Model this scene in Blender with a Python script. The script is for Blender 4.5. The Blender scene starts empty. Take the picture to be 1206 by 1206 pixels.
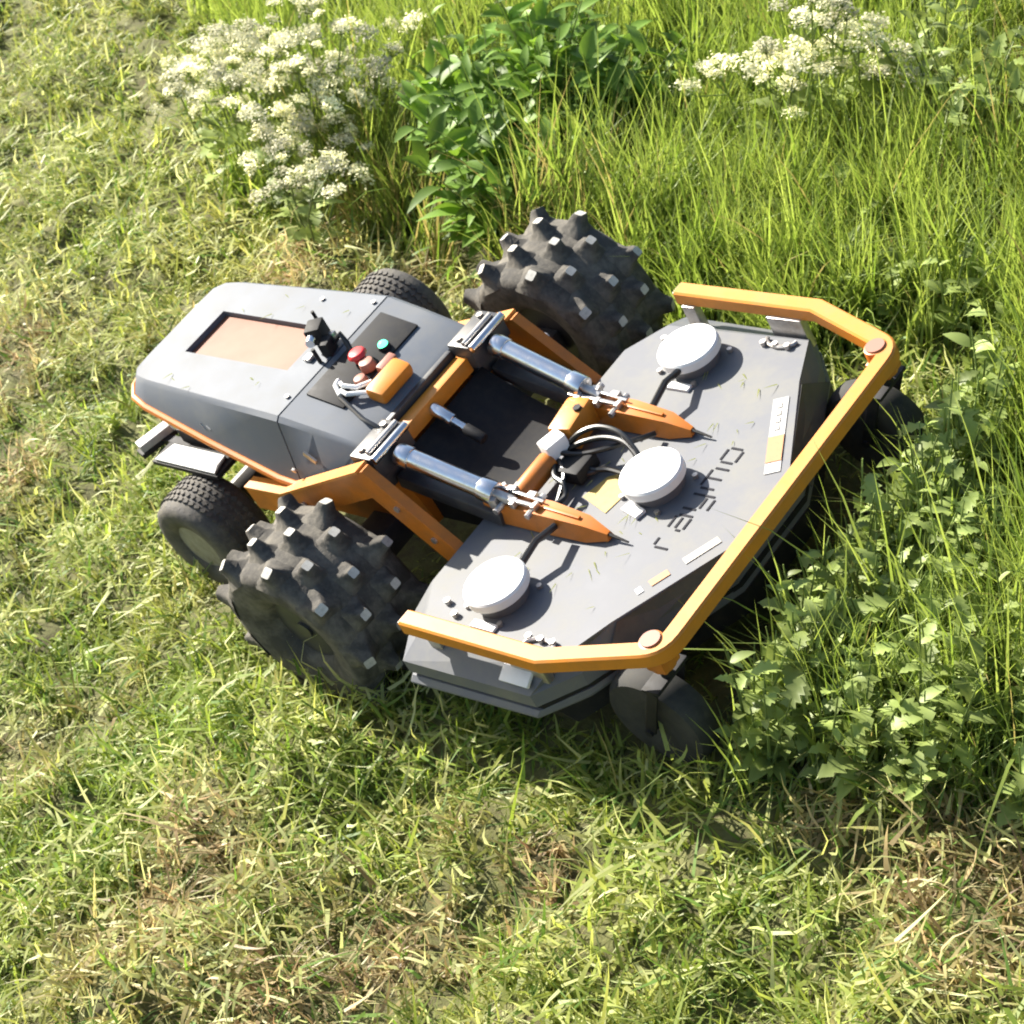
import bpy, bmesh, math
import numpy as np
from mathutils import Vector, Matrix, Quaternion

# ------------------------------------------------------------------ frame
# Everything is laid out in the slope frame of the mower: x forward, y to its
# left, z along the slope normal.  RM turns that frame so gravity is world -Z.
UP = Vector((0.3222066, 0.2656395, 0.9086355)).normalized()
RM = UP.rotation_difference(Vector((0, 0, 1))).to_matrix()
RMN = np.array(RM)
UPN = np.array(UP)
scene = bpy.context.scene
col = scene.collection
rng = np.random.default_rng(11)

# ------------------------------------------------------------------ camera
CAM = Vector((5.13922706, -3.06911423, 4.35626193))
FWD = Vector((-0.69492245, 0.42254189, -0.58184288))
RGT = Vector((0.70109042, 0.57800587, -0.41759003))
CUP = Vector((-0.15985932, 0.69811716, 0.69790932))
FPX = 2736.537
cd = bpy.data.cameras.new('camera')
cam = bpy.data.objects.new('camera', cd)
col.objects.link(cam)
m = Matrix((RM @ RGT, RM @ CUP, RM @ -FWD)).transposed().to_4x4()
m.translation = RM @ CAM
cam.matrix_world = m
cd.sensor_width = 36.0
cd.lens = 36.0 * FPX / 1206.0
cd.clip_start = 0.1
cd.clip_end = 500
scene.camera = cam
cd.dof.use_dof = True
cd.dof.focus_distance = 5.3
cd.dof.aperture_fstop = 10.0
try:
    scene.cycles.filter_width = 1.9
except Exception:
    pass
scene.render.resolution_x = scene.render.resolution_y = 1024

# ------------------------------------------------------------------ light
SUN = (RM @ Vector((-0.76, 0.13, 0.66))).normalized()      # towards the sun
world = bpy.data.worlds.new('World')
scene.world = world
world.use_nodes = True
nt = world.node_tree
bg = nt.nodes['Background']
sky = nt.nodes.new('ShaderNodeTexSky')
sky.sky_type = 'NISHITA'
sky.sun_disc = False
sky.sun_elevation = math.asin(SUN.z)
sky.sun_rotation = math.atan2(SUN.x, SUN.y)
nt.links.new(sky.outputs[0], bg.inputs[0])
bg.inputs[1].default_value = 0.075
sl = bpy.data.lights.new('sun', 'SUN')
sl.energy = 5.0
sl.angle = math.radians(0.6)
sl.color = (1.0, 0.94, 0.84)
so = bpy.data.objects.new('sun', sl)
col.objects.link(so)
so.rotation_euler = SUN.to_track_quat('Z', 'Y').to_euler()
so.location = SUN * 20
vs = scene.view_settings
vs.view_transform = 'Standard'
vs.look = 'None'
vs.gamma = 1.0
vs.exposure = 1.65

# ------------------------------------------------------------------ materials
MATS = {}
def mat(name, c, rough=0.5, metal=0.0, var=0.0, scale=18.0, dirt=None, dirt_amt=0.4, bump=0.0, bscale=60.0, spec=0.5, coat=0.0):
    m_ = bpy.data.materials.new(name)
    m_.use_nodes = True
    t = m_.node_tree
    b = t.nodes['Principled BSDF']
    b.inputs['Base Color'].default_value = (*c, 1)
    b.inputs['Roughness'].default_value = rough
    b.inputs['Metallic'].default_value = metal
    b.inputs['Specular IOR Level'].default_value = spec
    b.inputs['Coat Weight'].default_value = coat
    tc = t.nodes.new('ShaderNodeTexCoord')
    if var or dirt:
        n = t.nodes.new('ShaderNodeTexNoise')
        n.inputs['Scale'].default_value = scale
        n.inputs['Detail'].default_value = 6
        n.inputs['Roughness'].default_value = 0.7
        t.links.new(tc.outputs['Object'], n.inputs['Vector'])
        r = t.nodes.new('ShaderNodeValToRGB')
        d = dirt if dirt else tuple(x * (1 - var) for x in c)
        a = dirt_amt if dirt else 1.0
        r.color_ramp.elements[0].position = 0.42
        r.color_ramp.elements[1].position = 0.72
        r.color_ramp.elements[0].color = (*c, 1)
        r.color_ramp.elements[1].color = (*[c[i] * (1 - a) + d[i] * a for i in range(3)], 1)
        t.links.new(n.outputs['Fac'], r.inputs['Fac'])
        t.links.new(r.outputs['Color'], b.inputs['Base Color'])
        rr = t.nodes.new('ShaderNodeMapRange')
        rr.inputs['To Min'].default_value = max(0.05, rough - 0.12)
        rr.inputs['To Max'].default_value = min(1, rough + 0.2)
        t.links.new(n.outputs['Fac'], rr.inputs['Value'])
        t.links.new(rr.outputs['Result'], b.inputs['Roughness'])
    if bump:
        n2 = t.nodes.new('ShaderNodeTexNoise')
        n2.inputs['Scale'].default_value = bscale
        n2.inputs['Detail'].default_value = 5
        t.links.new(tc.outputs['Object'], n2.inputs['Vector'])
        bp = t.nodes.new('ShaderNodeBump')
        bp.inputs['Strength'].default_value = bump
        bp.inputs['Distance'].default_value = 0.01
        t.links.new(n2.outputs['Fac'], bp.inputs['Height'])
        t.links.new(bp.outputs['Normal'], b.inputs['Normal'])
    MATS[name] = m_
    return m_

def leaf_mat(name, base=None, trans=0.35, rough=0.45, spec=0.4):
    """plant tissue; base None takes the colour attribute 'tint' of the blades"""
    m_ = bpy.data.materials.new(name)
    m_.use_nodes = True
    t = m_.node_tree
    b = t.nodes['Principled BSDF']
    out = t.nodes['Material Output']
    b.inputs['Roughness'].default_value = rough
    b.inputs['Specular IOR Level'].default_value = spec
    tr = t.nodes.new('ShaderNodeBsdfTranslucent')
    mx = t.nodes.new('ShaderNodeMixShader')
    mx.inputs[0].default_value = trans
    if base is None:
        a = t.nodes.new('ShaderNodeVertexColor')
        a.layer_name = 'tint'
        src = a.outputs['Color']
    else:
        oi = t.nodes.new('ShaderNodeObjectInfo')
        h = t.nodes.new('ShaderNodeHueSaturation')
        h.inputs['Color'].default_value = (*base, 1)
        v = t.nodes.new('ShaderNodeMapRange')
        v.inputs['To Min'].default_value = 0.6
        v.inputs['To Max'].default_value = 1.5
        t.links.new(oi.outputs['Random'], v.inputs['Value'])
        t.links.new(v.outputs['Result'], h.inputs['Value'])
        src = h.outputs['Color']
    g = t.nodes.new('ShaderNodeHueSaturation')
    g.inputs['Hue'].default_value = 0.494
    g.inputs['Saturation'].default_value = 1.08
    g.inputs['Value'].default_value = 1.4
    t.links.new(src, g.inputs['Color'])
    t.links.new(src, b.inputs['Base Color'])
    t.links.new(g.outputs['Color'], tr.inputs['Color'])
    t.links.new(b.outputs[0], mx.inputs[1])
    t.links.new(tr.outputs[0], mx.inputs[2])
    t.links.new(mx.outputs[0], out.inputs['Surface'])
    MATS[name] = m_
    return m_

mat('grey_paint', (0.098, 0.112, 0.136), 0.58, dirt=(0.15, 0.15, 0.142), dirt_amt=0.55, scale=7, spec=0.35)
mat('deck_paint', (0.108, 0.114, 0.130), 0.56, dirt=(0.18, 0.175, 0.145), dirt_amt=0.6, scale=6, spec=0.4)
mat('dark_paint', (0.035, 0.035, 0.04), 0.4, dirt=(0.12, 0.11, 0.08), dirt_amt=0.4, scale=14)
mat('orange', (0.50, 0.150, 0.012), 0.42, dirt=(0.24, 0.10, 0.03), dirt_amt=0.6, scale=11, spec=0.5)
mat('yellow_orange', (0.56, 0.195, 0.014), 0.42, dirt=(0.34, 0.15, 0.03), dirt_amt=0.6, scale=12)
mat('window', (0.21, 0.080, 0.042), 0.5, dirt=(0.17, 0.065, 0.038), dirt_amt=0.5, scale=4, spec=0.3)
mat('white', (0.74, 0.74, 0.73), 0.4, dirt=(0.6, 0.6, 0.54), dirt_amt=0.3, scale=20)
mat('chrome', (0.75, 0.75, 0.76), 0.18, metal=1.0, var=0.25, scale=30)
mat('steel', (0.5, 0.48, 0.46), 0.38, metal=0.9, dirt=(0.25, 0.2, 0.15), dirt_amt=0.5, scale=40)
mat('black', (0.010, 0.010, 0.012), 0.6, dirt=(0.035, 0.032, 0.025), dirt_amt=0.5, scale=30, spec=0.25)
mat('hose', (0.012, 0.012, 0.012), 0.3)
mat('tyre', (0.046, 0.042, 0.036), 0.9, dirt=(0.20, 0.18, 0.145), dirt_amt=0.75, scale=11, bump=0.35, bscale=45)
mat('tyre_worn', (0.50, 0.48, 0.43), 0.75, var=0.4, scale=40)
mat('turf_tyre', (0.06, 0.055, 0.05), 0.75, dirt=(0.18, 0.16, 0.12), dirt_amt=0.6, scale=20, bump=0.2)
mat('castor_tyre', (0.022, 0.022, 0.021), 0.8, dirt=(0.08, 0.075, 0.06), dirt_amt=0.5, scale=18)
mat('rim_grey', (0.28, 0.27, 0.25), 0.5, metal=0.4, dirt=(0.15, 0.12, 0.08), dirt_amt=0.6, scale=25)
mat('lettering', (0.04, 0.04, 0.045), 0.95, spec=0.05)
mat('sticker_white', (0.34, 0.345, 0.345), 0.45, var=0.2, scale=50)
mat('sticker_orange', (0.42, 0.19, 0.07), 0.45, var=0.25, scale=50)
mat('patch_yellow', (0.40, 0.27, 0.06), 0.45, var=0.3, scale=40)
mat('red', (0.55, 0.03, 0.03), 0.35)
mat('pink', (0.30, 0.12, 0.08), 0.5)
g_ = mat('green_lens', (0.03, 0.45, 0.16), 0.2)
g_.node_tree.nodes['Principled BSDF'].inputs['Emission Color'].default_value = (0.1, 1.0, 0.45, 1)
g_.node_tree.nodes['Principled BSDF'].inputs['Emission Strength'].default_value = 1.6
mat('asphalt', (0.22, 0.21, 0.20), 0.9, var=0.3, scale=60)
leaf_mat('grass', None, 0.42, 0.5, 0.35)
leaf_mat('weed_leaf', (0.24, 0.30, 0.085), 0.30, 0.5, 0.3)
leaf_mat('shrub_leaf', (0.14, 0.235, 0.038), 0.35, 0.5, 0.25)
leaf_mat('stalk', (0.14, 0.19, 0.05), 0.1, 0.5)
leaf_mat('dry_stalk', (0.36, 0.29, 0.13), 0.1, 0.6)
leaf_mat('petal', (0.70, 0.68, 0.46), 0.3, 0.6)

# soil: procedural earth with thatch and green
m_ = bpy.data.materials.new('soil')
m_.use_nodes = True
t = m_.node_tree
b = t.nodes['Principled BSDF']
b.inputs['Roughness'].default_value = 0.95
tc = t.nodes.new('ShaderNodeTexCoord')
n = t.nodes.new('ShaderNodeTexNoise')
n.inputs['Scale'].default_value = 14
n.inputs['Detail'].default_value = 9
n.inputs['Roughness'].default_value = 0.75
r = t.nodes.new('ShaderNodeValToRGB')
r.color_ramp.elements[0].position = 0.3
r.color_ramp.elements[0].color = (0.06, 0.042, 0.022, 1)
r.color_ramp.elements[1].position = 0.75
r.color_ramp.elements[1].color = (0.21, 0.19, 0.075, 1)
e = r.color_ramp.elements.new(0.52)
e.color = (0.11, 0.115, 0.035, 1)
t.links.new(tc.outputs['Object'], n.inputs['Vector'])
t.links.new(n.outputs['Fac'], r.inputs['Fac'])
t.links.new(r.outputs['Color'], b.inputs['Base Color'])
bp = t.nodes.new('ShaderNodeBump')
bp.inputs['Strength'].default_value = 0.6
bp.inputs['Distance'].default_value = 0.03
t.links.new(n.outputs['Fac'], bp.inputs['Height'])
t.links.new(bp.outputs['Normal'], b.inputs['Normal'])
MATS['soil'] = m_

# ------------------------------------------------------------------ helpers
class MB:
    def __init__(s):
        s.bm = bmesh.new()
    def box(s, c, size, rot=None, bev=0.0):
        M = Matrix.Translation(c) @ (rot.to_4x4() if rot else Matrix.Identity(4)) @ Matrix.Diagonal((*size, 1))
        r = bmesh.ops.create_cube(s.bm, size=1.0, matrix=M)
        if bev:
            es = list({e for v in r['verts'] for e in v.link_edges})
            bmesh.ops.bevel(s.bm, geom=es, offset=bev, segments=2, profile=0.6, affect='EDGES')
        return s
    def bar(s, p0, p1, w, h, bev=0.0, up=(0, 0, 1)):
        p0, p1 = Vector(p0), Vector(p1)
        d = (p1 - p0)
        L = d.length
        d.normalize()
        sd = Vector(up).cross(d).normalized()
        u = d.cross(sd)
        R = Matrix((d, sd, u)).transposed()
        return s.box((p0 + p1) / 2, (L, w, h), R, bev)
    def cyl(s, p0, p1, r0, r1=None, seg=20, bev=0.0):
        p0, p1 = Vector(p0), Vector(p1)
        d = p1 - p0
        q = d.to_track_quat('Z', 'Y').to_matrix().to_4x4()
        r = bmesh.ops.create_cone(s.bm, cap_ends=True, segments=seg, radius1=r0, radius2=r0 if r1 is None else r1, depth=d.length,
                                  matrix=Matrix.Translation((p0 + p1) / 2) @ q)
        if bev:
            es = list({e for v in r['verts'] for e in v.link_edges if len(e.link_faces) == 2 and any(len(f.verts) > 4 for f in e.link_faces)})
            bmesh.ops.bevel(s.bm, geom=es, offset=bev, segments=2, profile=0.5, affect='EDGES')
        return s
    def ball(s, c, r, sc=(1, 1, 1), sub=2):
        bmesh.ops.create_icosphere(s.bm, subdivisions=sub, radius=r, matrix=Matrix.Translation(c) @ Matrix.Diagonal((*sc, 1)))
        return s
    def loft(s, rings, closed=True, cap=True):
        vr = [[s.bm.verts.new(p) for p in ring] for ring in rings]
        k = len(rings[0])
        for a, b_ in zip(vr[:-1], vr[1:]):
            for i in range(k if closed else k - 1):
                j = (i + 1) % k
                s.bm.faces.new((a[i], a[j], b_[j], b_[i]))
        if cap:
            s.bm.faces.new(vr[0][::-1])
            s.bm.faces.new(vr[-1])
        return s
    def prism(s, poly, z0, z1):
        return s.loft([[(x, y, z0) for x, y in poly], [(x, y, z1) for x, y in poly]])
    def tube(s, pts, r, seg=8):
        pts = [Vector(p) for p in pts]
        rings = []
        sd = None
        for i, p in enumerate(pts):
            d = (pts[min(i + 1, len(pts) - 1)] - pts[max(i - 1, 0)]).normalized()
            a = d.orthogonal().normalized() if sd is None else (sd - d * sd.dot(d)).normalized()
            sd = a
            c_ = d.cross(a)
            rr = r[i] if isinstance(r, (list, tuple)) else r
            rings.append([p + (a * math.cos(2 * math.pi * k / seg) + c_ * math.sin(2 * math.pi * k / seg)) * rr for k in range(seg)])
        return s.loft(rings)
    def flatbar(s, pts, w, h, miter=True):
        """rectangular section swept along a path lying in a z plane"""
        pts = [Vector(p) for p in pts]
        rings = []
        for i, p in enumerate(pts):
            d0 = (p - pts[i - 1]).normalized() if i else (pts[1] - p).normalized()
            d1 = (pts[i + 1] - p).normalized() if i < len(pts) - 1 else d0
            n0 = Vector((-d0.y, d0.x, 0))
            n1 = Vector((-d1.y, d1.x, 0))
            nn = (n0 + n1).normalized()
            k = 1 / max(0.5, nn.dot(n0))
            o = nn * (w / 2 * k)
            z = Vector((0, 0, h / 2))
            cc = 0.006
            oi = nn * ((w / 2 - cc) * k)
            zi = Vector((0, 0, h / 2 - cc))
            rings.append([p + o + zi, p + oi + z, p - oi + z, p - o + zi, p - o - zi, p - oi - z, p + oi - z, p + o - zi])
        return s.loft(rings)
    def sidebar(s, pts, w, h):
        """plate swept along a path in the x-z plane, width w along y, depth h in-plane"""
        pts = [Vector(p) for p in pts]
        rings = []
        for i, p in enumerate(pts):
            d0 = (p - pts[i - 1]).normalized() if i else (pts[1] - p).normalized()
            d1 = (pts[i + 1] - p).normalized() if i < len(pts) - 1 else d0
            n0 = Vector((-d0.z, 0, d0.x))
            n1 = Vector((-d1.z, 0, d1.x))
            nn = (n0 + n1).normalized()
            k = 1 / max(0.5, nn.dot(n0))
            o = nn * (h / 2 * k)
            y = Vector((0, w / 2, 0))
            rings.append([p + o + y, p + o - y, p - o - y, p - o + y])
        return s.loft(rings)
    def mesh(s, name):
        bmesh.ops.recalc_face_normals(s.bm, faces=s.bm.faces)
        me = bpy.data.meshes.new(name)
        s.bm.to_mesh(me)
        s.bm.free()
        return me
    def build(s, name, material, parent=None, smooth=True, loc=None):
        me = s.mesh(name)
        return link(name, me, material, parent, smooth, loc)

def link(name, me, material, parent=None, smooth=True, loc=None):
    if material and not me.materials:
        me.materials.append(MATS[material])
    if smooth:
        me.shade_smooth()
        try:
            me.set_sharp_from_angle(angle=math.radians(35))
        except Exception:
            pass
    o = bpy.data.objects.new(name, me)
    col.objects.link(o)
    if parent:
        o.parent = parent
    if loc is not None:
        o.location = loc
    return o

def tag(o, label=None, cat=None, group=None, kind=None):
    if label: o['label'] = label
    if cat: o['category'] = cat
    if group: o['group'] = group
    if kind: o['kind'] = kind
    return o

# ------------------------------------------------------------------ noise and terrain (slope frame)
def vnoise(x, y, seed):
    xi = np.floor(x).astype(np.int64)
    yi = np.floor(y).astype(np.int64)
    fx, fy = x - xi, y - yi
    fx = fx * fx * (3 - 2 * fx)
    fy = fy * fy * (3 - 2 * fy)
    def h(a, b_):
        n_ = (a * 374761393 + b_ * 668265263 + seed * 974634541) & 0x7fffffff
        n_ = ((n_ ^ (n_ >> 13)) * 1274126177) & 0x7fffffff
        return ((n_ ^ (n_ >> 16)) & 0xffff) / 65535.0
    a = h(xi, yi) * (1 - fx) + h(xi + 1, yi) * fx
    b_ = h(xi, yi + 1) * (1 - fx) + h(xi + 1, yi + 1) * fx
    return a * (1 - fy) + b_ * fy

def fbm(x, y, seed, oct=3):
    s_ = np.zeros_like(x, dtype=float)
    a, t_ = 1.0, 0.0
    for i in range(oct):
        s_ += a * vnoise(x * 2 ** i + 17.3 * i, y * 2 ** i - 9.1 * i, seed + i)
        t_ += a
        a *= 0.5
    return s_ / t_

GX, GY = 0.7716, 0.6361            # uphill direction in the slope plane
S_ROAD = -3.05                     # uphill coordinate of the road's edge
def ground(x, y):
    x = np.asarray(x, float)
    y = np.asarray(y, float)
    z = (fbm(x * 1.3, y * 1.3, 5) - 0.5) * 0.07 + (fbm(x * 4.2, y * 4.2, 9) - 0.5) * 0.20
    # calm under the machine
    dx = np.clip(np.abs(x - 0.1) - 1.2, 0, 9)
    dy = np.clip(np.abs(y) - 0.75, 0, 9)
    k = np.clip(np.hypot(dx, dy) / 0.5, 0, 1)
    z = z * (0.3 + 0.7 * k) - 0.015
    # cut grass heaped against the near drive wheel
    z = z + 0.13 * np.exp(-((x + 0.24) ** 2 / 0.10 + (y + 0.98) ** 2 / 0.022)) + 0.05 * np.exp(-((x + 0.9) ** 2 / 0.06 + (y + 0.66) ** 2 / 0.012))
    s_ = x * GX + y * GY
    t_ = S_ROAD - s_
    z = z + np.where(t_ > 0, t_ * 0.46, 0)
    return z

def to_world(P):
    return P @ RMN.T

# ground sheet
def axis(lo, hi, step, far):
    c_ = np.arange(lo, hi + 1e-6, step)
    out_hi = hi + np.cumsum(step * 1.35 ** np.arange(1, 22))
    out_lo = lo - np.cumsum(step * 1.35 ** np.arange(1, 22))
    return np.concatenate([out_lo[::-1], c_, out_hi])
ax = axis(-7.5, 3.6, 0.05, 60)
ay = axis(-3.2, 4.2, 0.05, 60)
XX, YY = np.meshgrid(ax, ay, indexing='ij')
ZZ = ground(XX, YY)
V = to_world(np.stack([XX.ravel(), YY.ravel(), ZZ.ravel()], 1))
nx, ny = len(ax), len(ay)
I = (np.arange(nx - 1)[:, None] * ny + np.arange(ny - 1)[None]).ravel()
F = np.stack([I, I + ny, I + ny + 1, I + 1], 1)
me = bpy.data.meshes.new('ground')
me.from_pydata(V.tolist(), [], F.tolist())
tag(link('ground', me, 'soil'), kind='structure')

# road at the foot of the bank
me = bpy.data.meshes.new('road')
vv = []
for tt in np.linspace(-40, 40, 41):
    for ss in (-0.01, -4.0):
        s_ = S_ROAD + ss
        x_, y_ = GX * s_ - GY * tt, GY * s_ + GX * tt
        vv.append((x_, y_, 0.055 - 0.46 * ss))
vw = to_world(np.array(vv))
me.from_pydata(vw.tolist(), [], [(2 * i, 2 * i + 1, 2 * i + 3, 2 * i + 2) for i in range(40)])
tag(link('road', me, 'asphalt'), kind='structure')

# ------------------------------------------------------------------ grass
CAMN, FN, RN, UN = (np.array(v) for v in (CAM, FWD, RGT, CUP))
def project(P):
    v = P - CAMN
    z = v @ FN
    return 603 + FPX * (v @ RN) / z, 603 - FPX * (v @ UN) / z, z

def unmown(x, y):
    """>0 where the grass still stands (metres inside the edge)"""
    w = (fbm(x * 2.2, y * 2.2, 41) - 0.5) * 0.35
    edge_far = np.where(x < -2.9, 1.42 - 0.80 * (x + 2.9), np.where(x < -1.2, 1.05 - 0.22 * (x + 1.2), np.where(x < -0.5, 1.05 + (x + 1.2) * -0.14, 0.95)))
    a = y - edge_far + w
    front = np.minimum(x - 1.24 + w * 0.4, y + 0.56 - 0.10 * (x - 1.3) + w)
    return np.maximum(a, front)

def scatter(n, lo=(-7.2, -2.9), hi=(3.4, 4.0), margin=170, hmax=0.0):
    x = rng.uniform(lo[0], hi[0], n)
    y = rng.uniform(lo[1], hi[1], n)
    P = np.stack([x, y, np.zeros(n)], 1)
    px, py, z = project(P)
    ok = (px > -margin) & (px < 1206 + margin) & (py > -margin) & (py < 1206 + margin + hmax * 330)
    d = np.linalg.norm(P - CAMN, axis=1)
    ok &= rng.random(n) < np.clip((7.0 / d) ** 1.3, 0, 1)
    ok &= (x * GX + y * GY) > S_ROAD
    return x[ok], y[ok]

def lerp(a, b_, t_):
    return np.asarray(a)[None] * (1 - t_[:, None]) + np.asarray(b_)[None] * t_[:, None]

def blades(name, base, L, W, az, th0, th1, color, mats, label, segs=3, cat='grass', tipdark=1.0):
    """one mesh of curved blades; base in slope frame, th = angle from up at root / at tip"""
    n_ = len(base)
    e1 = np.cross(UPN, [0, 1, 0]); e1 /= np.linalg.norm(e1)
    e2 = np.cross(UPN, e1)
    h = np.cos(az)[:, None] * e1 + np.sin(az)[:, None] * e2
    tw = rng.uniform(-0.9, 0.9, n_)
    s0 = np.cross(UPN, h)
    sd = s0 * np.cos(tw)[:, None] + h * np.sin(tw)[:, None]
    k = 2 * segs + 1
    V = np.empty((n_, k, 3))
    p = base.copy()
    for i in range(segs + 1):
        t_ = i / segs
        w = W * (1 - t_ ** 1.6) * 0.5
        if i < segs:
            V[:, 2 * i] = p - sd * w[:, None]
            V[:, 2 * i + 1] = p + sd * w[:, None]
        else:
            V[:, 2 * i] = p
        th = th0 + (th1 - th0) * (t_ + 0.5 / segs)
        p = p + (UPN[None] * np.cos(th)[:, None] + h * np.sin(th)[:, None]) * (L / segs)[:, None]
    V = to_world(V.reshape(-1, 3))
    o = (np.arange(n_) * k)[:, None]
    quads = np.concatenate([o + np.array([2 * i, 2 * i + 1, 2 * i + 3, 2 * i + 2]) for i in range(segs - 1)], 1).reshape(n_, segs - 1, 4)
    tri = o + np.array([2 * segs - 2, 2 * segs - 1, 2 * segs])
    nl = 4 * (segs - 1) + 3
    loops = np.concatenate([quads.reshape(n_, -1), tri], 1).ravel().astype(np.int32)
    starts_b = np.concatenate([np.arange(segs - 1) * 4, [4 * (segs - 1)]])
    starts = (np.arange(n_)[:, None] * nl + starts_b[None]).ravel().astype(np.int32)
    me_ = bpy.data.meshes.new(name)
    me_.vertices.add(len(V))
    me_.vertices.foreach_set('co', V.astype(np.float32).ravel())
    me_.loops.add(len(loops))
    me_.loops.foreach_set('vertex_index', loops)
    me_.polygons.add(len(starts))
    me_.polygons.foreach_set('loop_start', starts)
    me_.update(calc_edges=True)
    ca = me_.color_attributes.new('tint', 'FLOAT_COLOR', 'POINT')
    c4 = np.ones((n_, k, 4), np.float32)
    c4[:, :, :3] = color[:, None, :]
    ca.data.foreach_set('color', c4.ravel())
    o_ = link(name, me_, mats, smooth=True)
    tag(o_, label, cat, kind='stuff')
    return o_

BROWN = [(-0.09, -1.6, .34), (1.65, -0.63, .2), (2.03, -0.64, .2), (2.25, -.95, .18), (-1.19, -1.28, .25), (-0.14, -1.36, .25), (0.7, -1.44, .3),
         (0.53, -1.71, .3), (2.26, -0.7, .25), (1.03, -1.08, .15), (-1.9, 1.05, .35), (-1.35, 1.0, .3), (-0.75, 0.95, .25), (-3.2, .2, .4), (-2.6, -.3, .3)]
DARK = [(0.74, -1.21, .08), (0.59, -1.24, .08), (1.04, -1.02, .08), (1.48, -0.92, .08), (-.3, -1.5, .06), (1.9, -.9, .08)]
def spot(x, y, L_):
    v = np.zeros_like(x)
    for a, b_, r_ in L_:
        v = np.maximum(v, np.exp(-((x - a) ** 2 + (y - b_) ** 2) / (r_ * r_)))
    return v

def mown_color(x, y):
    n_ = len(x)
    f1 = fbm(x * 1.6, y * 1.6, 71, 4)
    f2 = fbm(x * 5, y * 5, 77, 3)
    c = lerp((0.20, 0.265, 0.048), (0.38, 0.385, 0.115), np.clip((f1 - 0.3) * 2.0 + rng.normal(0, 0.22, n_), 0, 1))
    br = np.clip(spot(x, y, BROWN) * 1.3 + (f2 - 0.60) * 1.6 + rng.normal(0, 0.2, n_), 0, 1)
    c = c * (1 - br[:, None]) + lerp((0.43, 0.355, 0.19), (0.22, 0.135, 0.07), np.clip(rng.normal(0.3, 0.3, n_), 0, 1)) * br[:, None]
    g = rng.random(n_) < 0.16
    c[g] = lerp((0.09, 0.16, 0.03), (0.14, 0.22, 0.04), rng.random(g.sum()))
    return c * rng.uniform(0.75, 1.25, (n_, 1))

def clumps(nc, per, rad, sel, margin=170, hmax=0.0):
    """clump centres, then members round each: returns x, y, clump id, centre values"""
    cx, cy = scatter(nc, margin=margin, hmax=hmax)
    k = sel(cx, cy)
    cx, cy = cx[k], cy[k]
    cid = np.repeat(np.arange(len(cx)), per)
    rr = rad * np.sqrt(rng.random(len(cid)))
    aa = rng.uniform(0, 2 * math.pi, len(cid))
    return cx[cid] + rr * np.cos(aa), cy[cid] + rr * np.sin(aa), cid, len(cx), aa, rr / rad

# short standing turf, tufted
def under_machine(x, y):
    return (np.abs(y) < 0.62) & (x > -1.0) & (x < 1.25)
x, y, cid, nc, aa, rr = clumps(22000, 14, 0.05, lambda x, y: unmown(x, y) < 0.05)
keep = (unmown(x, y) < 0.12) & ~(under_machine(x, y) & (rng.random(len(x)) < 0.75))
x, y, cid, aa, rr = x[keep], y[keep], cid[keep], aa[keep], rr[keep]
n_ = len(x)
hc = rng.gamma(3.5, 0.022, nc)
L = hc[cid] * rng.uniform(0.6, 1.3, n_) * (0.55 + 0.9 * fbm(x * 3, y * 3, 23)) * (1 - 0.75 * spot(x, y, DARK)) + 0.015
L *= np.where(under_machine(x, y), 0.6, 1)
base = np.stack([x, y, ground(x, y) - 0.004], 1)
th0 = np.clip(rng.normal(0.35, 0.3, n_) + rr * 0.4, 0, 1.4)
blades('mown_grass', base, L, rng.uniform(0.006, 0.013, n_), aa + rng.normal(0, 0.7, n_), th0, th0 + rng.uniform(0.4, 2.2, n_),
       mown_color(x, y), 'grass', 'short yellow-green mown grass over the slope around the mower')

# clippings lying on it
x, y = scatter(150000)
u_ = unmown(x, y)
keep = (u_ < 0.03) & (fbm(x * 4, y * 4, 31) > rng.uniform(0.25, 0.62, len(x))) & ~under_machine(x, y)
x, y = x[keep], y[keep]
n_ = len(x)
th0 = rng.normal(1.35, 0.35, n_)
base = np.stack([x, y, ground(x, y) + rng.uniform(0.01, 0.13, n_) * np.clip(fbm(x * 4, y * 4, 31) * 2.4 - 0.55, 0.15, 1.4) * (1 - 0.8 * spot(x, y, DARK))], 1)
c = mown_color(x, y) * 1.25
pale = rng.random(n_) < 0.35
c[pale] = lerp((0.52, 0.53, 0.25), (0.45, 0.48, 0.18), rng.random(pale.sum()))
blades('grass_clippings', base, rng.gamma(4, 0.020, n_) + 0.03, rng.uniform(0.006, 0.015, n_), rng.uniform(0, 6.283, n_), th0, th0 + rng.normal(0.3, 1.2, n_),
       c, 'grass', 'pale cut grass clippings strewn over the mown slope', cat='clippings')

# standing tall grass
x, y, cid, nc, aa, rr = clumps(19000, 24, 0.085, lambda x, y: unmown(x, y) > 0.0, hmax=0.5)
n_ = len(x)
u_ = unmown(x, y)
hc = np.clip(rng.normal(0.40, 0.11, nc), 0.14, 0.7)
vac = fbm(x * 1.8, y * 1.8, 52)
L = hc[cid] * rng.uniform(0.5, 1.25, n_) * np.clip(0.45 + 1.2 * vac, 0.5, 1.3) * np.clip(0.6 + u_ * 2.6, 0.5, 1) * np.where((x > 1.1) & (y < 1.0), np.clip(.74 + (x - 1.33) * .5, .74, 1.0), 1)
SHR = [(-1.30, 1.50, .40), (-1.62, 1.80, .36), (-.98, 1.84, .36), (-1.12, 1.27, .26)]
keep = ~((x < 1.30) & (x > -0.4) & (y < 0.80)) & (spot(x, y, SHR) < 0.55) & ~((x > 1.3) & (x < 2.0) & (y < 0.95) & (rng.random(n_) < 0.5))
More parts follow.
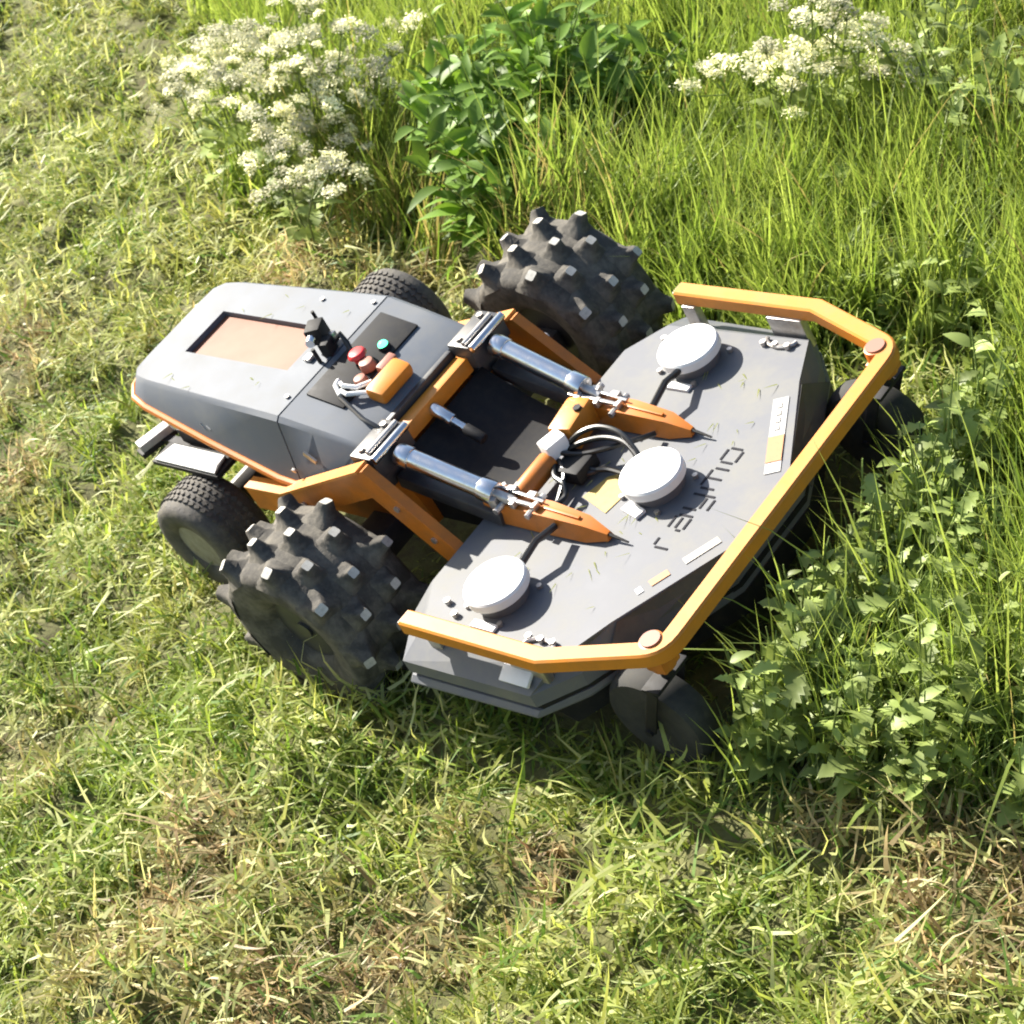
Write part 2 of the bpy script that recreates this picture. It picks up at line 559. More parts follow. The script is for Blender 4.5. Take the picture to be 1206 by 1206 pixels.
x, y, cid, aa, rr, L, u_, vac = (q[keep] for q in (x, y, cid, aa, rr, L, u_, vac))
n_ = len(x)
cl = rng.random(nc)
c = lerp((0.138, 0.210, 0.035), (0.318, 0.388, 0.092), np.clip(cl[cid] * 0.7 + rng.normal(0.15, 0.2, n_), 0, 1))
straw = (rng.random(n_) < 0.02 + 0.45 * spot(x, y, [(-1.9, 1.15, .35), (-1.3, 1.1, .3), (-.8, 1.0, .3), (.9, 2.2, .3)]))
c[straw] = lerp((0.34, 0.29, 0.11), (0.27, 0.23, 0.08), rng.random(straw.sum()))
c *= rng.uniform(0.75, 1.25, (n_, 1))
base = np.stack([x, y, ground(x, y) - 0.004], 1)
th0 = np.clip(np.abs(rng.normal(0.0, 0.17, n_)) + rr * 0.12, 0, 0.7)
blades('tall_grass', base, L, rng.uniform(0.006, 0.014, n_), aa + rng.normal(0, 0.8, n_), th0, th0 + np.abs(rng.normal(0.35, 0.7, n_)),
       c, 'grass', 'tall bright green uncut grass standing beyond the mower', segs=4)

# ------------------------------------------------------------------ the mower
mower = bpy.data.objects.new('slope_mower', None)
mower.empty_display_size = 0.3
col.objects.link(mower)
mower.rotation_mode = 'QUATERNION'
mower.rotation_quaternion = RM.to_quaternion()
tag(mower, 'grey and orange remote-controlled slope mower with knobbly tyres and flat front cutting deck', 'mower')

# hood: rear shell and its top with the recessed window
HS = [(-1.175, .15, .722, .17, .700), (-1.160, .212, .728, .235, .694), (-1.125, .243, .730, .275, .686), (-1.06, .254, .731, .292, .668),
      (-0.75, .270, .731, .318, .590), (-0.44, .284, .730, .335, .510), (-0.345, .288, .729, .337, .500)]
FS = [(-0.339, .288, .7275, .337, .500), (-0.20, .283, .699, .337, .515), (-0.03, .275, .660, .337, .540), (-0.010, .268, .652, .332, .545)]
B = 0.012
def ring(x, wt, zt, wb, zb):
    return [(x, -wb, zb), (x, -wt - B * 0.3, zt - B), (x, -wt + B, zt), (x, wt - B, zt), (x, wt + B * 0.3, zt - B), (x, wb, zb)]
mb = MB()
bm = mb.bm
vr = [[bm.verts.new(p) for p in ring(*s_)] for s_ in HS]
for a, b_ in zip(vr[:-1], vr[1:]):
    for i in (0, 1, 3, 4):
        bm.faces.new((a[i], a[i + 1], b_[i + 1], b_[i]))
bm.faces.new(vr[0])
bm.faces.new(vr[-1][::-1])
outer = [bm.edges.get((a[2], b_[2])) for a, b_ in zip(vr[:-1], vr[1:])] + [bm.edges.get((a[3], b_[3])) or bm.edges.new((a[3], b_[3])) for a, b_ in zip(vr[:-1], vr[1:])]
outer += [bm.edges.get((vr[0][2], vr[0][3])), bm.edges.get((vr[-1][2], vr[-1][3]))]
WX0, WX1, WY0, WY1 = -1.005, -0.475, -0.095, 0.105
hz = 0.7305
hv = [bm.verts.new(p) for p in ((WX0, WY0, hz), (WX1, WY0, hz), (WX1, WY1, hz), (WX0, WY1, hz))]
lv = [bm.verts.new((v.co.x, v.co.y, hz - 0.022)) for v in hv]
inner = [bm.edges.new((hv[i], hv[(i + 1) % 4])) for i in range(4)]
bmesh.ops.triangle_fill(bm, edges=outer + inner, use_beauty=True)
for i in range(4):
    j = (i + 1) % 4
    bm.faces.new((hv[i], hv[j], lv[j], lv[i]))
hood = mb.build('hood', 'grey_paint', mower)
MB().box(((WX0 + WX1) / 2, (WY0 + WY1) / 2, hz - 0.022), (WX1 - WX0 + 0.004, WY1 - WY0 + 0.004, 0.004)).build('window_panel', 'window', hood)
mb = MB()
for i in range(9):                                       # worn pale decal on the shaded side
    x_ = -0.78 + i * 0.028
    yb = -0.3145 - 0.0003 * i
    mb.bar((x_, -0.302 - 0.0006 * i, 0.640 - 0.0060 * i), (x_ + 0.018, -0.3055 - 0.0006 * i, 0.618 - 0.0065 * i + 0.012 * (i % 2)), 0.005, 0.006)
mb.build('side_decal', 'sticker_white', hood)
for p in ((-0.36, .0, .731), (-.60, .22, .7315), (-0.37, -.2, .731), (-0.37, .24, .731)):
    MB().cyl(p, (p[0], p[1], p[2] + 0.006), 0.008, seg=8).build('bolt', 'steel', hood)
mb = MB()
mb.loft([ring(*s_) for s_ in FS])
cover = mb.build('front_cover', 'grey_paint', mower)
MB().bar((-0.25, -0.3215, 0.63), (-0.21, -0.323, 0.60), 0.006, 0.02).build('latch', 'steel', cover)
MB().cyl((-0.335, -0.334, 0.555), (-0.335, -0.342, 0.553), 0.009, seg=8).build('bolt', 'steel', cover)

# orange rim under the hood edge
mb = MB()
path = [(s_[0] - 0.004, -s_[3] - 0.004, s_[4] - 0.012) for s_ in HS[::-1]] + [(s_[0] - 0.004, s_[3] + 0.004, s_[4] - 0.012) for s_ in HS]
mb.tube(path, 0.0145, 8)
mb.build('body_rim', 'orange', mower)
# chassis tub under the hood
mb = MB()
secs = [(-1.10, .20, .655, .42), (-0.8, .24, .575, .32), (-0.44, .27, .50, .26), (0.0, .27, .53, .26), (0.06, .25, .52, .30)]
mb.loft([[(x_, -w, zt), (x_, w, zt), (x_, w * .9, zb), (x_, -w * .9, zb)] for x_, w, zt, zb in secs])
chassis = mb.build('chassis', 'orange', mower)
mb = MB()
mb.box((-0.97, 0.1, 0.215), (0.08, 1.0, 0.08), bev=0.01)
mb.box((-0.97, 0.0, 0.32), (0.16, 0.2, 0.2), bev=0.01)
mb.build('rear_axle', 'dark_paint', mower)
mb = MB()
mb.box((-0.15, 0.07, 0.27), (0.12, 1.10, 0.10), bev=0.015)
mb.build('front_axle', 'dark_paint', mower)
# rear tray: dark frame with pale plate
mb = MB()
mb.bar((-1.30, -0.30, 0.425), (-1.26, -0.18, 0.425), 0.05, 0.03, 0.004)
mb.build('tray_frame', 'sticker_white', mower)
mb = MB()
mb.box((-1.03, -0.27, 0.400), (0.36, 0.12, 0.018), bev=0.004)
mb.bar((-1.303, -0.31, 0.40), (-1.26, -0.17, 0.40), 0.055, 0.02, 0.004)
mb.box((-1.0, -0.17, 0.43), (0.3, 0.1, 0.07), bev=0.006)
mb.bar((-1.27, -.22, .40), (-1.10, -.22, .40), .03, .02)
tray = mb.build('rear_tray', 'black', mower)
mb = MB()
mb.prism([(-1.19, -0.325), (-0.86, -0.325), (-0.885, -0.245), (-1.165, -0.245)], 0.412, 0.419)
mb.build('tray_plate', 'sticker_white', tray)

# arch frames over the front wheels
for sgn in (-1, 1):
    mb = MB()
    dz_ = -.045 if sgn > 0 else 0
    mb.sidebar([(-0.61, .362 * sgn, .415), (-0.40, .362 * sgn, .425), (0.09, .362 * sgn, .622 + dz_), (0.345, .362 * sgn, .315)], 0.034, 0.095)
    o = mb.build('arch_frame', 'orange', mower)
    bmf = MB()
    bmf.sidebar([(-0.60, .362 * sgn, .468), (-0.41, .362 * sgn, .478), (0.085, .362 * sgn, .677 + dz_)], 0.050, 0.010)
    bmf.build('lit_top_strip', 'yellow_orange', o)  # sunlit top of the arch, its brightness put into a yellower orange
    for i, (bx, bz) in enumerate(((-.32, .45), (.17, .54), (.26, .43))):
        MB().cyl((bx, .378 * sgn, bz), (bx, .386 * sgn, bz), .011, seg=8).build('bolt', 'steel', o)

# control panel on the front cover
def zc(x_):
    return 0.7275 - (x_ + 0.339) * 0.0675 / 0.309
ang = math.atan(0.0675 / 0.309)
Ry = Matrix.Rotation(ang, 3, 'Y')
def on_cover(x_, y_, dz=0.0):
    return Vector((x_, y_, zc(x_) + dz))
mb = MB()
mb.box(on_cover(-0.235, 0.018, 0.004), (0.155, 0.38, 0.010), Ry, 0.003)
panel = mb.build('control_panel', 'black', mower)
MB().cyl(on_cover(-.195, .085, .009), on_cover(-.195, .085, .022), .022, .019, 14, .003).build('lamp_base', 'black', panel)
MB().ball(on_cover(-.195, .085, .024), .017, (1, 1, .7)).build('indicator_light', 'green_lens', panel)
b1 = MB().cyl(on_cover(-.235, .012, .009), on_cover(-.235, .012, .03), .02, seg=16).build('stop_button', 'red', panel)
MB().cyl(on_cover(-.235, .012, .03), on_cover(-.235, .012, .045), .034, .026, 16, .004).build('button_head', 'red', b1)
MB().cyl(on_cover(-.185, -.005, .009), on_cover(-.185, -.005, .04), .028, .024, 14, .004).build('connector', 'pink', panel)
MB().cyl(on_cover(-.165, -.065, .009), on_cover(-.165, -.065, .035), .024, .02, 14, .004).build('connector', 'pink', panel)
mb = MB()
mb.box(on_cover(-.07, -.035, .028), (.075, .15, .05), Ry, .016)
hb = mb.build('battery_plug', 'yellow_orange', mower)
mb = MB()
mb.box(on_cover(-.115, .015, .036), (.03, .07, .03), Ry, .006)
mb.build('plug_handle', 'pink', hb)
for k, (pts, mt) in enumerate((
        ([(-.22, -.10, .02), (-.19, -.115, .035), (-.15, -.10, .03), (-.12, -.06, .03)], 'white'),
        ([(-.20, -.125, .02), (-.16, -.135, .03), (-.11, -.10, .025), (-.08, -.08, .03)], 'white'),
        ([(-.18, -.15, .02), (-.12, -.17, .025), (-.06, -.19, .02), (-.02, -.20, .03), (.02, -.20, .02)], 'hose'),
        ([(-.24, -.09, .015), (-.22, -.12, .03), (-.19, -.14, .02)], 'white'))):
    MB().tube([on_cover(*p) for p in pts], 0.0075, 7).build('cable', mt, panel)

# camera unit standing on the hood ridge
mb = MB()
mb.box((-.415, .035, .785), (.055, .065, .06), Matrix.Rotation(.5, 3, 'Z'), .006)
mb.box((-.36, .01, .755), (.035, .05, .05), Matrix.Rotation(.3, 3, 'Z'), .005)
mb.cyl((-.40, .03, .731), (-.40, .03, .77), .016, seg=10)
mb.cyl((-.365, -.04, .731), (-.365, -.04, .785), .007, seg=8)
mb.cyl((-.445, .075, .80), (-.445, .075, .83), .006, seg=8)
cu = mb.build('camera_unit', 'black', mower)
MB().cyl((-.40, -.005, .79), (-.388, -.025, .79), .017, .015, 14).build('lens', 'chrome', cu)
MB().box((-.42, -.035, .738), (.03, .03, .014), bev=.003).build('clamp', 'steel', cu)
MB().box((-.375, .055, .757), (.02, .02, .03), bev=.003).build('clamp', 'steel', cu)
MB().tube([(-.35, .03, .755), (-.325, .05, .775), (-.30, .04, .75), (-.29, .03, .72)], .009, 8).build('cable', 'hose', cu)

# lift gear between hood and deck
for sgn in (-1, 1):
    mb = MB()
    mb.box((.045, .245 * sgn, .632), (.10, .165, .085), bev=.008)
    mb.box((.02, .245 * sgn, .56), (.06, .12, .1), bev=.006)
    br = mb.build('lift_bracket', 'dark_paint', mower)
    MB().cyl((.10, .165 * sgn, .668), (.10, .325 * sgn, .668), .014, seg=12, bev=.002).build('pin', 'chrome', br)
    MB().cyl((.068, .17 * sgn, .680), (.068, .31 * sgn, .680), .008, seg=10).build('pin', 'steel', br)
    for q in (.19, .30):
        MB().cyl((.03, q * sgn, .674), (.03, q * sgn, .684), .011, seg=6).build('bolt', 'steel', br)
    a, b_ = Vector((.11, .243 * sgn, .625)), Vector((.44, .226 * sgn, .510))
    d_ = (b_ - a).normalized()
    mb = MB()
    mb.cyl(a, a + d_ * .05, .036, seg=18, bev=.004)
    mb.cyl(a + d_ * .04, a + d_ * .30, .031, seg=20)
    mb.cyl(a + d_ * .295, b_, .036, seg=18, bev=.004)
    ly = mb.build('lift_cylinder', 'chrome', mower)
    MB().cyl(b_, b_ + d_ * .06, .016, seg=12).build('piston_rod', 'steel', ly)
    # lower dark link beside the cylinder
    mb = MB()
    mb.bar((.06, .243 * sgn, .52), (.44, .235 * sgn, .43), .05, .05, .006)
    mb.build('lower_link', 'dark_paint', mower)
    # arm on the deck
    y_ = .213 * sgn
    mb = MB()
    mb.loft([[(.38, y_ - .035, .408), (.38, y_ + .035, .408), (.38, y_ + .03, .485), (.38, y_ - .03, .485)],
             [(.62, y_ - .038, .408), (.62, y_ + .038, .408), (.62, y_ + .030, .478), (.62, y_ - .030, .478)],
             [(.76, y_ - .036, .408), (.76, y_ + .036, .408), (.76, y_ + .022, .462), (.76, y_ - .022, .462)],
             [(.83, y_ - .014, .408), (.83, y_ + .014, .408), (.83, y_ + .008, .430), (.83, y_ - .008, .430)]])
    arm = mb.build('lift_arm', 'orange', mower)
    MB().bar((.60, y_, .4815), (.74, y_, .468), .012, .008, .002).build('rib', 'orange', arm)
    MB().cyl((.82, y_, .425), (.90, y_ - .004, .412), .006, .003, 6).build('spike', 'black', arm)
    mb = MB()
    for (cx_, cy_, cz_, s_) in ((.44, -.028, .50, .03), (.475, .022, .50, .025), (.51, -.02, .495, .022), (.55, .024, .49, .024), (.585, -.01, .49, .02), (.42, .03, .49, .022)):
        mb.box((cx_, y_ + cy_, cz_), (s_ * 1.3, s_ * .8, s_), Matrix.Rotation(cx_ * 40, 3, 'Z'), .003)
    mb.bar((.40, y_ - .02, .512), (.58, y_ - .012, .492), .012, .010, .002)
    mb.bar((.42, y_ + .018, .508), (.60, y_ + .012, .488), .010, .010, .002)
    mb.cyl((.46, y_ - .06, .485), (.46, y_ + .06, .485), .011, seg=8)
    mb.cyl((.57, y_ - .045, .475), (.57, y_ + .045, .475), .010, seg=8)
    mb.build('clevis', 'steel', arm)
mb = MB()
mb.bar((.035, -.165, .605), (.035, .165, .605), .05, .055, .006)
cb = mb.build('crossbar', 'yellow_orange', mower)
MB().bar((-.004, -.16, .63), (-.004, .16, .63), .02, .05, .004).build('crossbar_edge', 'dark_paint', cb)
mb = MB()
mb.cyl((.055, -.03, .60), (.13, -.035, .565), .022, seg=14, bev=.003)
mb.cyl((.13, -.035, .565), (.17, -.037, .545), .014, seg=12)
ac = mb.build('actuator', 'chrome', mower)
MB().cyl((.17, -.037, .545), (.235, -.04, .512), .018, seg=12, bev=.003).build('actuator_boot', 'black', ac)
mb = MB()
mb.loft([[(.05, -.2, .56), (.05, .2, .56), (.05, .2, .30), (.05, -.2, .30)], [(.20, -.2, .46), (.20, .2, .46), (.20, .2, .30), (.20, -.2, .30)],
         [(.40, -.17, .424), (.40, .17, .424), (.40, .17, .30), (.40, -.17, .30)]])
mb.build('belly_cover', 'black', mower)
mb = MB()
mb.cyl((.47, -.19, .462), (.47, -.03, .462), .034, seg=18, bev=.004)
mb.build('cross_tube', 'orange', mower)
mb = MB()
mb.box((.465, .115, .475), (.085, .14, .09), Matrix.Rotation(.15, 3, 'Z'), .012)
mb.cyl((.465, .10, .46), (.465, .20, .46), .035, seg=16)
yb = mb.build('pivot_block', 'yellow_orange', mower)
MB().cyl((.487, .135, .518), (.487, .135, .528), .014, seg=6).build('bolt', 'black', yb)
mb = MB()
mb.box((.475, .008, .49), (.06, .075, .055), Matrix.Rotation(-.3, 3, 'Z'), .008)
mb.build('junction_box', 'white', mower)
# hoses to the deck motors
H = [
    [(.50, .03, .47), (.54, .06, .50), (.60, .09, .51), (.68, .09, .50), (.75, .06, .47), (.79, .03, .445)],
    [(.50, .02, .46), (.55, .045, .48), (.62, .075, .485), (.70, .075, .48), (.77, .04, .46), (.80, .01, .44)],
    [(.50, .0, .47), (.56, .02, .46), (.62, .05, .46), (.70, .12, .45), (.72, .17, .43)],
    [(.50, -.02, .46), (.54, -.05, .45), (.56, -.09, .44), (.58, -.15, .43), (.58, -.19, .43)],
    [(.49, -.03, .46), (.53, -.08, .46), (.58, -.10, .46), (.60, -.13, .44), (.58, -.18, .44)],
    [(.50, .01, .45), (.56, .0, .44), (.61, -.005, .43), (.66, .01, .425), (.74, .0, .43)],
    [(.50, .0, .44), (.55, -.03, .43), (.60, -.02, .425), (.64, .02, .425)],
]
for h_ in H:
    # smooth by Catmull subdivision
    P = [Vector(p) for p in h_]
    Q = []
    for i in range(len(P) - 1):
        p0, p1, p2, p3 = P[max(i - 1, 0)], P[i], P[i + 1], P[min(i + 2, len(P) - 1)]
        for s_ in range(5):
            t_ = s_ / 5
            Q.append(0.5 * (2 * p1 + (p2 - p0) * t_ + (2 * p0 - 5 * p1 + 4 * p2 - p3) * t_ ** 2 + (3 * p1 - p0 - 3 * p2 + p3) * t_ ** 3))
    Q.append(P[-1])
    MB().tube(Q, .0085, 8).build('hose', 'hose', mower)
MB().box((.55, -.01, .435), (.10, .10, .05), bev=.01).build('valve_block', 'black', mower)

# cutting deck
TOP = [(.335, -.50), (.42, -.630), (.955, -.645), (1.03, -.485), (1.215, -.155), (1.215, .155), (1.03, .485), (.955, .645), (.42, .630), (.335, .50)]
LIP = [(.275, -.58), (.375, -.745), (.88, -.735), (.985, -.62), (1.205, -.17), (1.205, .17), (.985, .62), (.88, .735), (.375, .745), (.275, .58)]
def mixp(A_, B_, k):
    return [(a[0] * (1 - k) + b_[0] * k, a[1] * (1 - k) + b_[1] * k) for a, b_ in zip(A_, B_)]
def at(poly, z):
    return [(x_, y_, z) for x_, y_ in poly]
mb = MB()
mb.loft([at(mixp(TOP, LIP, .97), .282), at(mixp(TOP, LIP, .97), .328), at(mixp(TOP, LIP, .06), .396), at(mixp(TOP, LIP, -.04), .402)])
deck = mb.build('cutting_deck', 'deck_paint', mower, smooth=False)
mb = MB()
mb.loft([at(mixp(TOP, LIP, .85), .262), at(mixp(TOP, LIP, .85), .279)])
mb.build('groove', 'black', deck)
mb = MB()
mb.loft([at(mixp(TOP, LIP, .99), .242), at(mixp(TOP, LIP, 1.08), .245), at(mixp(TOP, LIP, 1.08), .252), at(mixp(TOP, LIP, .95), .266)])
mb.build('deck_lip', 'deck_paint', deck)
mb = MB()
mb.loft([at(mixp(TOP, LIP, .3), .17), at(mixp(TOP, LIP, .6), .243)])
mb.build('skirt', 'black', deck)
# front chamfer faces of the deck, their shade put into a dark colour
for sgn in (-1, 1):
    mb = MB()
    f0 = [(1.040, -.47 * sgn, .394), (1.205, -.165 * sgn, .394), (1.225, -.185 * sgn, .30), (1.03, -.58 * sgn, .30)]
    n_ = Vector((.55, -.45 * sgn, .70)).normalized() * .008
    mb.loft([[Vector(p) + n_ * .3 for p in f0], [Vector(p) + n_ for p in f0]])
    mb.build('shaded_front_face', 'dark_paint', deck)
DZ = .402
for (x_, y_) in ((.629, .493), (.629, -.493), (.849, 0.0)):
    mb = MB()
    mb.cyl((x_, y_, DZ), (x_, y_, DZ + .040), .080, .087, 40)
    mc = mb.build('blade_motor', 'deck_paint', mower)
    mb = MB()
    mb.loft([[(x_ + r_ * math.cos(a), y_ + r_ * math.sin(a), z_) for a in [2 * math.pi * k / 48 for k in range(48)]]
             for r_, z_ in ((.091, DZ + .034), (.098, DZ + .040), (.098, DZ + .064), (.093, DZ + .071), (.06, DZ + .078), (.01, DZ + .079))])
    mb.build('motor_cap', 'white', mc)
    for k in range(4):
        a = k * math.pi / 2 + .6
        MB().cyl((x_ + .112 * math.cos(a), y_ + .112 * math.sin(a), DZ), (x_ + .112 * math.cos(a), y_ + .112 * math.sin(a), DZ + .012), .009, seg=6).build('bolt', 'steel', mc)
    if y_ == 0:
        MB().loft([at([(.79, -.11), (.86, -.13), (.87, -.095), (.80, -.075)], DZ + .001), at([(.79, -.11), (.86, -.13), (.87, -.095), (.80, -.075)], DZ + .012)]).build('flange', 'white', mc)
    else:
        s_ = 1 if y_ > 0 else -1
        MB().loft([at([(.60, y_ - .125), (.69, y_ - .125), (.69, y_ - .10), (.60, y_ - .10)], DZ + .001), at([(.60, y_ - .125), (.69, y_ - .125), (.69, y_ - .10), (.60, y_ - .10)], DZ + .010)]).build('flange', 'white', mc)
        MB().tube([(.665, .25 * s_, .455), (.665, .33 * s_, .475), (.655, .40 * s_, .455)], .011, 8).build('cable', 'hose', mc)

# lettering on the deck: stencil strokes, read from the front
GL = {  # strokes in a unit cell: u to the reader's right, v up
    'r': [((0, 0), (0, .86)), ((.16, 1), (.75, 1))],
    'a': [((.1, 1), (.88, 1)), ((1, .88), (1, 0)), ((.86, 0), (.12, 0)), ((0, .12), (0, .42)), ((.12, .54), (.84, .54))],
    'y': [((0, 1), (0, .14)), ((.14, 0), (.86, 0)), ((1, 1), (1, -.42)), ((.84, -.54), (.1, -.54))],
    'm': [((0, 0), (0, .88)), ((.12, 1), (.9, 1)), ((.5, .86), (.5, 0)), ((1, .88), (1, 0))],
    'o': [((0, .12), (0, .88)), ((.12, 1), (.88, 1)), ((1, .88), (1, .12)), ((.88, 0), (.12, 0))],
}
ch = .054
y0 = -.205
for chh, cw in zip('raymo', (.045, .056, .056, .078, .056)):
    mb = MB()
    for (u0, v0), (u1, v1) in GL[chh]:
        mb.bar((1.030 - v0 * ch, y0 + u0 * cw, DZ + .0015), (1.030 - v1 * ch, y0 + u1 * cw, DZ + .0015), .0072, .0012)
    mb.build('letter', 'lettering', deck, smooth=False)
    y0 += cw + .026
# stickers along the front edges
for sgn in (-1, 1):
    a = Vector((1.018, .405 * sgn, DZ + .001))
    b_ = Vector((1.172, .128 * sgn, DZ + .001))
    d_ = (b_ - a).normalized()
    s_ = Vector((-d_.y, d_.x, 0))
    L_ = (b_ - a).length
    def strip(k0, k1, w0, w1, z_=0.0):
        P = [a + d_ * (L_ * k0) + s_ * w0, a + d_ * (L_ * k1) + s_ * w0, a + d_ * (L_ * k1) + s_ * w1, a + d_ * (L_ * k0) + s_ * w1]
        return MB().loft([[p + Vector((0, 0, z_)) for p in P], [p + Vector((0, 0, z_ + .0015)) for p in P]])
    if sgn > 0:
        strip(0, 1, -.024, .024).build('sticker', 'sticker_white', deck, smooth=False)
        strip(.52, .86, -.0235, .0235, .0018).build('sticker_band', 'sticker_orange', deck, smooth=False)
        for k in range(4):
            strip(.08 + .1 * k, .14 + .1 * k, -.008, .006, .0018).build('sticker_mark', 'rim_grey', deck, smooth=False)
    else:
        strip(.13, .19, -.012, .012).build('sticker', 'white', deck, smooth=False)
        strip(.27, .46, -.013, .013).build('sticker_band', 'sticker_orange', deck, smooth=False)
        strip(.62, .98, -.012, .016).build('sticker', 'rim_grey', deck, smooth=False)
P = [(.62, -.09), (.74, -.13), (.76, -.03), (.70, .03), (.65, .0)]  # flat yellow patch on the deck behind the middle motor
MB().loft([at(P, DZ + .001), at(P, DZ + .0025)]).build('yellow_patch', 'patch_yellow', deck, smooth=False)

# bumper
BZ = .472
def arc(p, c0, c1, k=5):
    """round the corner p between neighbours c0 and c1 by fraction lengths"""
    p, c0, c1 = Vector(p), Vector(c0), Vector(c1)
    a = p + (c0 - p).normalized() * .055
    b_ = p + (c1 - p).normalized() * .055
    return [(a * (1 - t_) ** 2 + p * 2 * t_ * (1 - t_) + b_ * t_ ** 2) for t_ in [i / k for i in range(k + 1)]]
A_, B_, C_ = Vector((.453, .70, BZ)), Vector((.985, .70, BZ)), Vector((1.328, .581, BZ))
mir = lambda v: Vector((v.x, -v.y, v.z))
path = [A_, B_] + arc(C_, B_, mir(C_)) + arc(mir(C_), C_, mir(B_)) + [mir(B_), mir(A_)]
mb = MB()
mb.flatbar(path, .056, .05)
bumper = mb.build('bumper', 'yellow_orange', mower)
for sgn in (-1, 1):
    MB().box((.453, .70 * sgn, BZ), (.012, .05, .044), bev=.003).build('end_cap', 'sticker_white', bumper)
    MB().box((.50, .676 * sgn, .40), (.05, .03, .11), bev=.004).build('bracket', 'steel', bumper)
    MB().box((.87, .676 * sgn, .40), (.13, .028, .11), bev=.005).build('bracket', 'steel', bumper)
    for bx, by in ((.46, .56), (.52, .595), (.82, .60), (.865, .60), (.91, .60)):
        MB().cyl((bx, by * sgn, DZ), (bx, by * sgn, DZ + .016), .011, seg=6).build('bolt', 'steel', deck)
    pts = [Vector((.82 + .09 * (1 + math.cos(a)) * .6, .625 * sgn - .030 * sgn * math.sin(a), DZ + .006)) for a in np.linspace(0, math.pi, 10)]
    MB().tube(pts, .007, 7).build('chain', 'steel', bumper)
MB().box((.83, -.704, .366), (.11, .05, .012), Matrix.Rotation(.5, 3, 'X'), .003).build('side_plate', 'white', deck)

# castors under the bumper corners
for sgn in (-1, 1):
    e_ = bpy.data.objects.new('castor', None)
    e_.empty_display_size = 0.1
    col.objects.link(e_)
    e_.parent = mower
    y_ = .565 * sgn
    mb = MB()
    mb.cyl((1.285, y_, .40), (1.285, y_, BZ + .026), .036, seg=22, bev=.004)
    mb.box((1.285, y_, .428), (.07, .07, .05), bev=.008)
    mb.build('pivot_housing', 'orange', e_)
    MB().cyl((1.285, y_, BZ + .026), (1.285, y_, BZ + .031), .029, seg=20).build('pivot_cap', 'pink', e_)
    mb = MB()
    fx = 1.165
    for q in (-1, 1):
        mb.bar((1.265, y_ + .066 * q, .352), (fx, y_ + .066 * q, .165), .008, .035, .003)
    mb.box((1.262, y_, .356), (.06, .14, .012), bev=.003)
    mb.cyl((1.275, y_, .355), (1.275, y_, .41), .018, seg=12)
    mb.cyl((fx, y_ - .078, .165), (fx, y_ + .078, .165), .012, seg=8)
    mb.build('fork', 'black', e_)
    cxx, cyy, crr = fx, y_, 1.2
    prof = [(.045, .044), (.065, .050), (.10, .054), (.125, .048), (.135, .030), (.138, 0)]
    prof = prof + [(r_, -w) for r_, w in prof[-2::-1]]
    mb = MB()
    mb.loft([[(cxx + crr * r_ * math.cos(a), cyy + w * .9, .138 * crr + crr * r_ * math.sin(a)) for a in [2 * math.pi * k / 36 for k in range(36)]] for r_, w in prof])
    mb.build('castor_wheel', 'castor_tyre', e_)

# front wheels: balloon tyres with pyramid lugs
def rev(prof, seg):
    return [[(r_ * math.cos(a), w, r_ * math.sin(a)) for a in [2 * math.pi * k / seg for k in range(seg)]] for r_, w in prof]
tp = [(.115, .105), (.13, .135), (.175, .157), (.225, .166), (.254, .164), (.270, .148), (.279, .10), (.283, 0)]
tp = tp + [(r_, -w) for r_, w in tp[-2::-1]]
mb = MB()
mb.loft(rev(tp, 64), cap=False)
tyre_me = mb.mesh('tyre')
tyre_me.materials.append(MATS['tyre'])
mb = MB()
mb.loft(rev([(.118, .11), (.122, .10), (.10, .085), (.045, .06), (.04, .085), (.012, .09)], 32), cap=True)
mb.loft(rev([(.118, -.11), (.122, -.10), (.10, -.085), (.045, -.06), (.04, -.085), (.012, -.09)], 32), cap=True)
mb.cyl((0, -.12, 0), (0, .12, 0), .03, seg=12)
rim_me = mb.mesh('rim')
rim_me.materials.append(MATS['dark_paint'])
def lug_mesh(bx, by, tx, ty, h, name='lug', skew=0.0):
    b_ = bmesh.new()
    lv = [(-.014, 1.3), (0.002, 1.0), (h * .30, .70), (h * .88, .50), (h, .42)]
    rings = []
    for z_, k in lv:
        kx = tx + (bx - tx) * max(0, (k - .42) / .58)
        ky = ty + (by - ty) * max(0, (k - .42) / .58)
        rings.append([b_.verts.new((sx * kx / 2 + skew * z_, sy * ky / 2, z_)) for sx, sy in ((-1, -.75), (-.75, -1), (.75, -1), (1, -.75), (1, .75), (.75, 1), (-.75, 1), (-1, .75))])
    for a, c_ in zip(rings[:-1], rings[1:]):
        for i in range(8):
            b_.faces.new((a[i], a[(i + 1) % 8], c_[(i + 1) % 8], c_[i]))
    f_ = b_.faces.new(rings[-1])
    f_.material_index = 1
    me_ = bpy.data.meshes.new(name)
    b_.to_mesh(me_)
    b_.free()
    me_.materials.append(MATS['tyre'])
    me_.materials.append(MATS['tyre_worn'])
    me_.shade_smooth()
    me_.set_sharp_from_angle(angle=math.radians(48))
    return me_
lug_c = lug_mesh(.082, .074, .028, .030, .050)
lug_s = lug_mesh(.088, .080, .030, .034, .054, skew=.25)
NR = 18
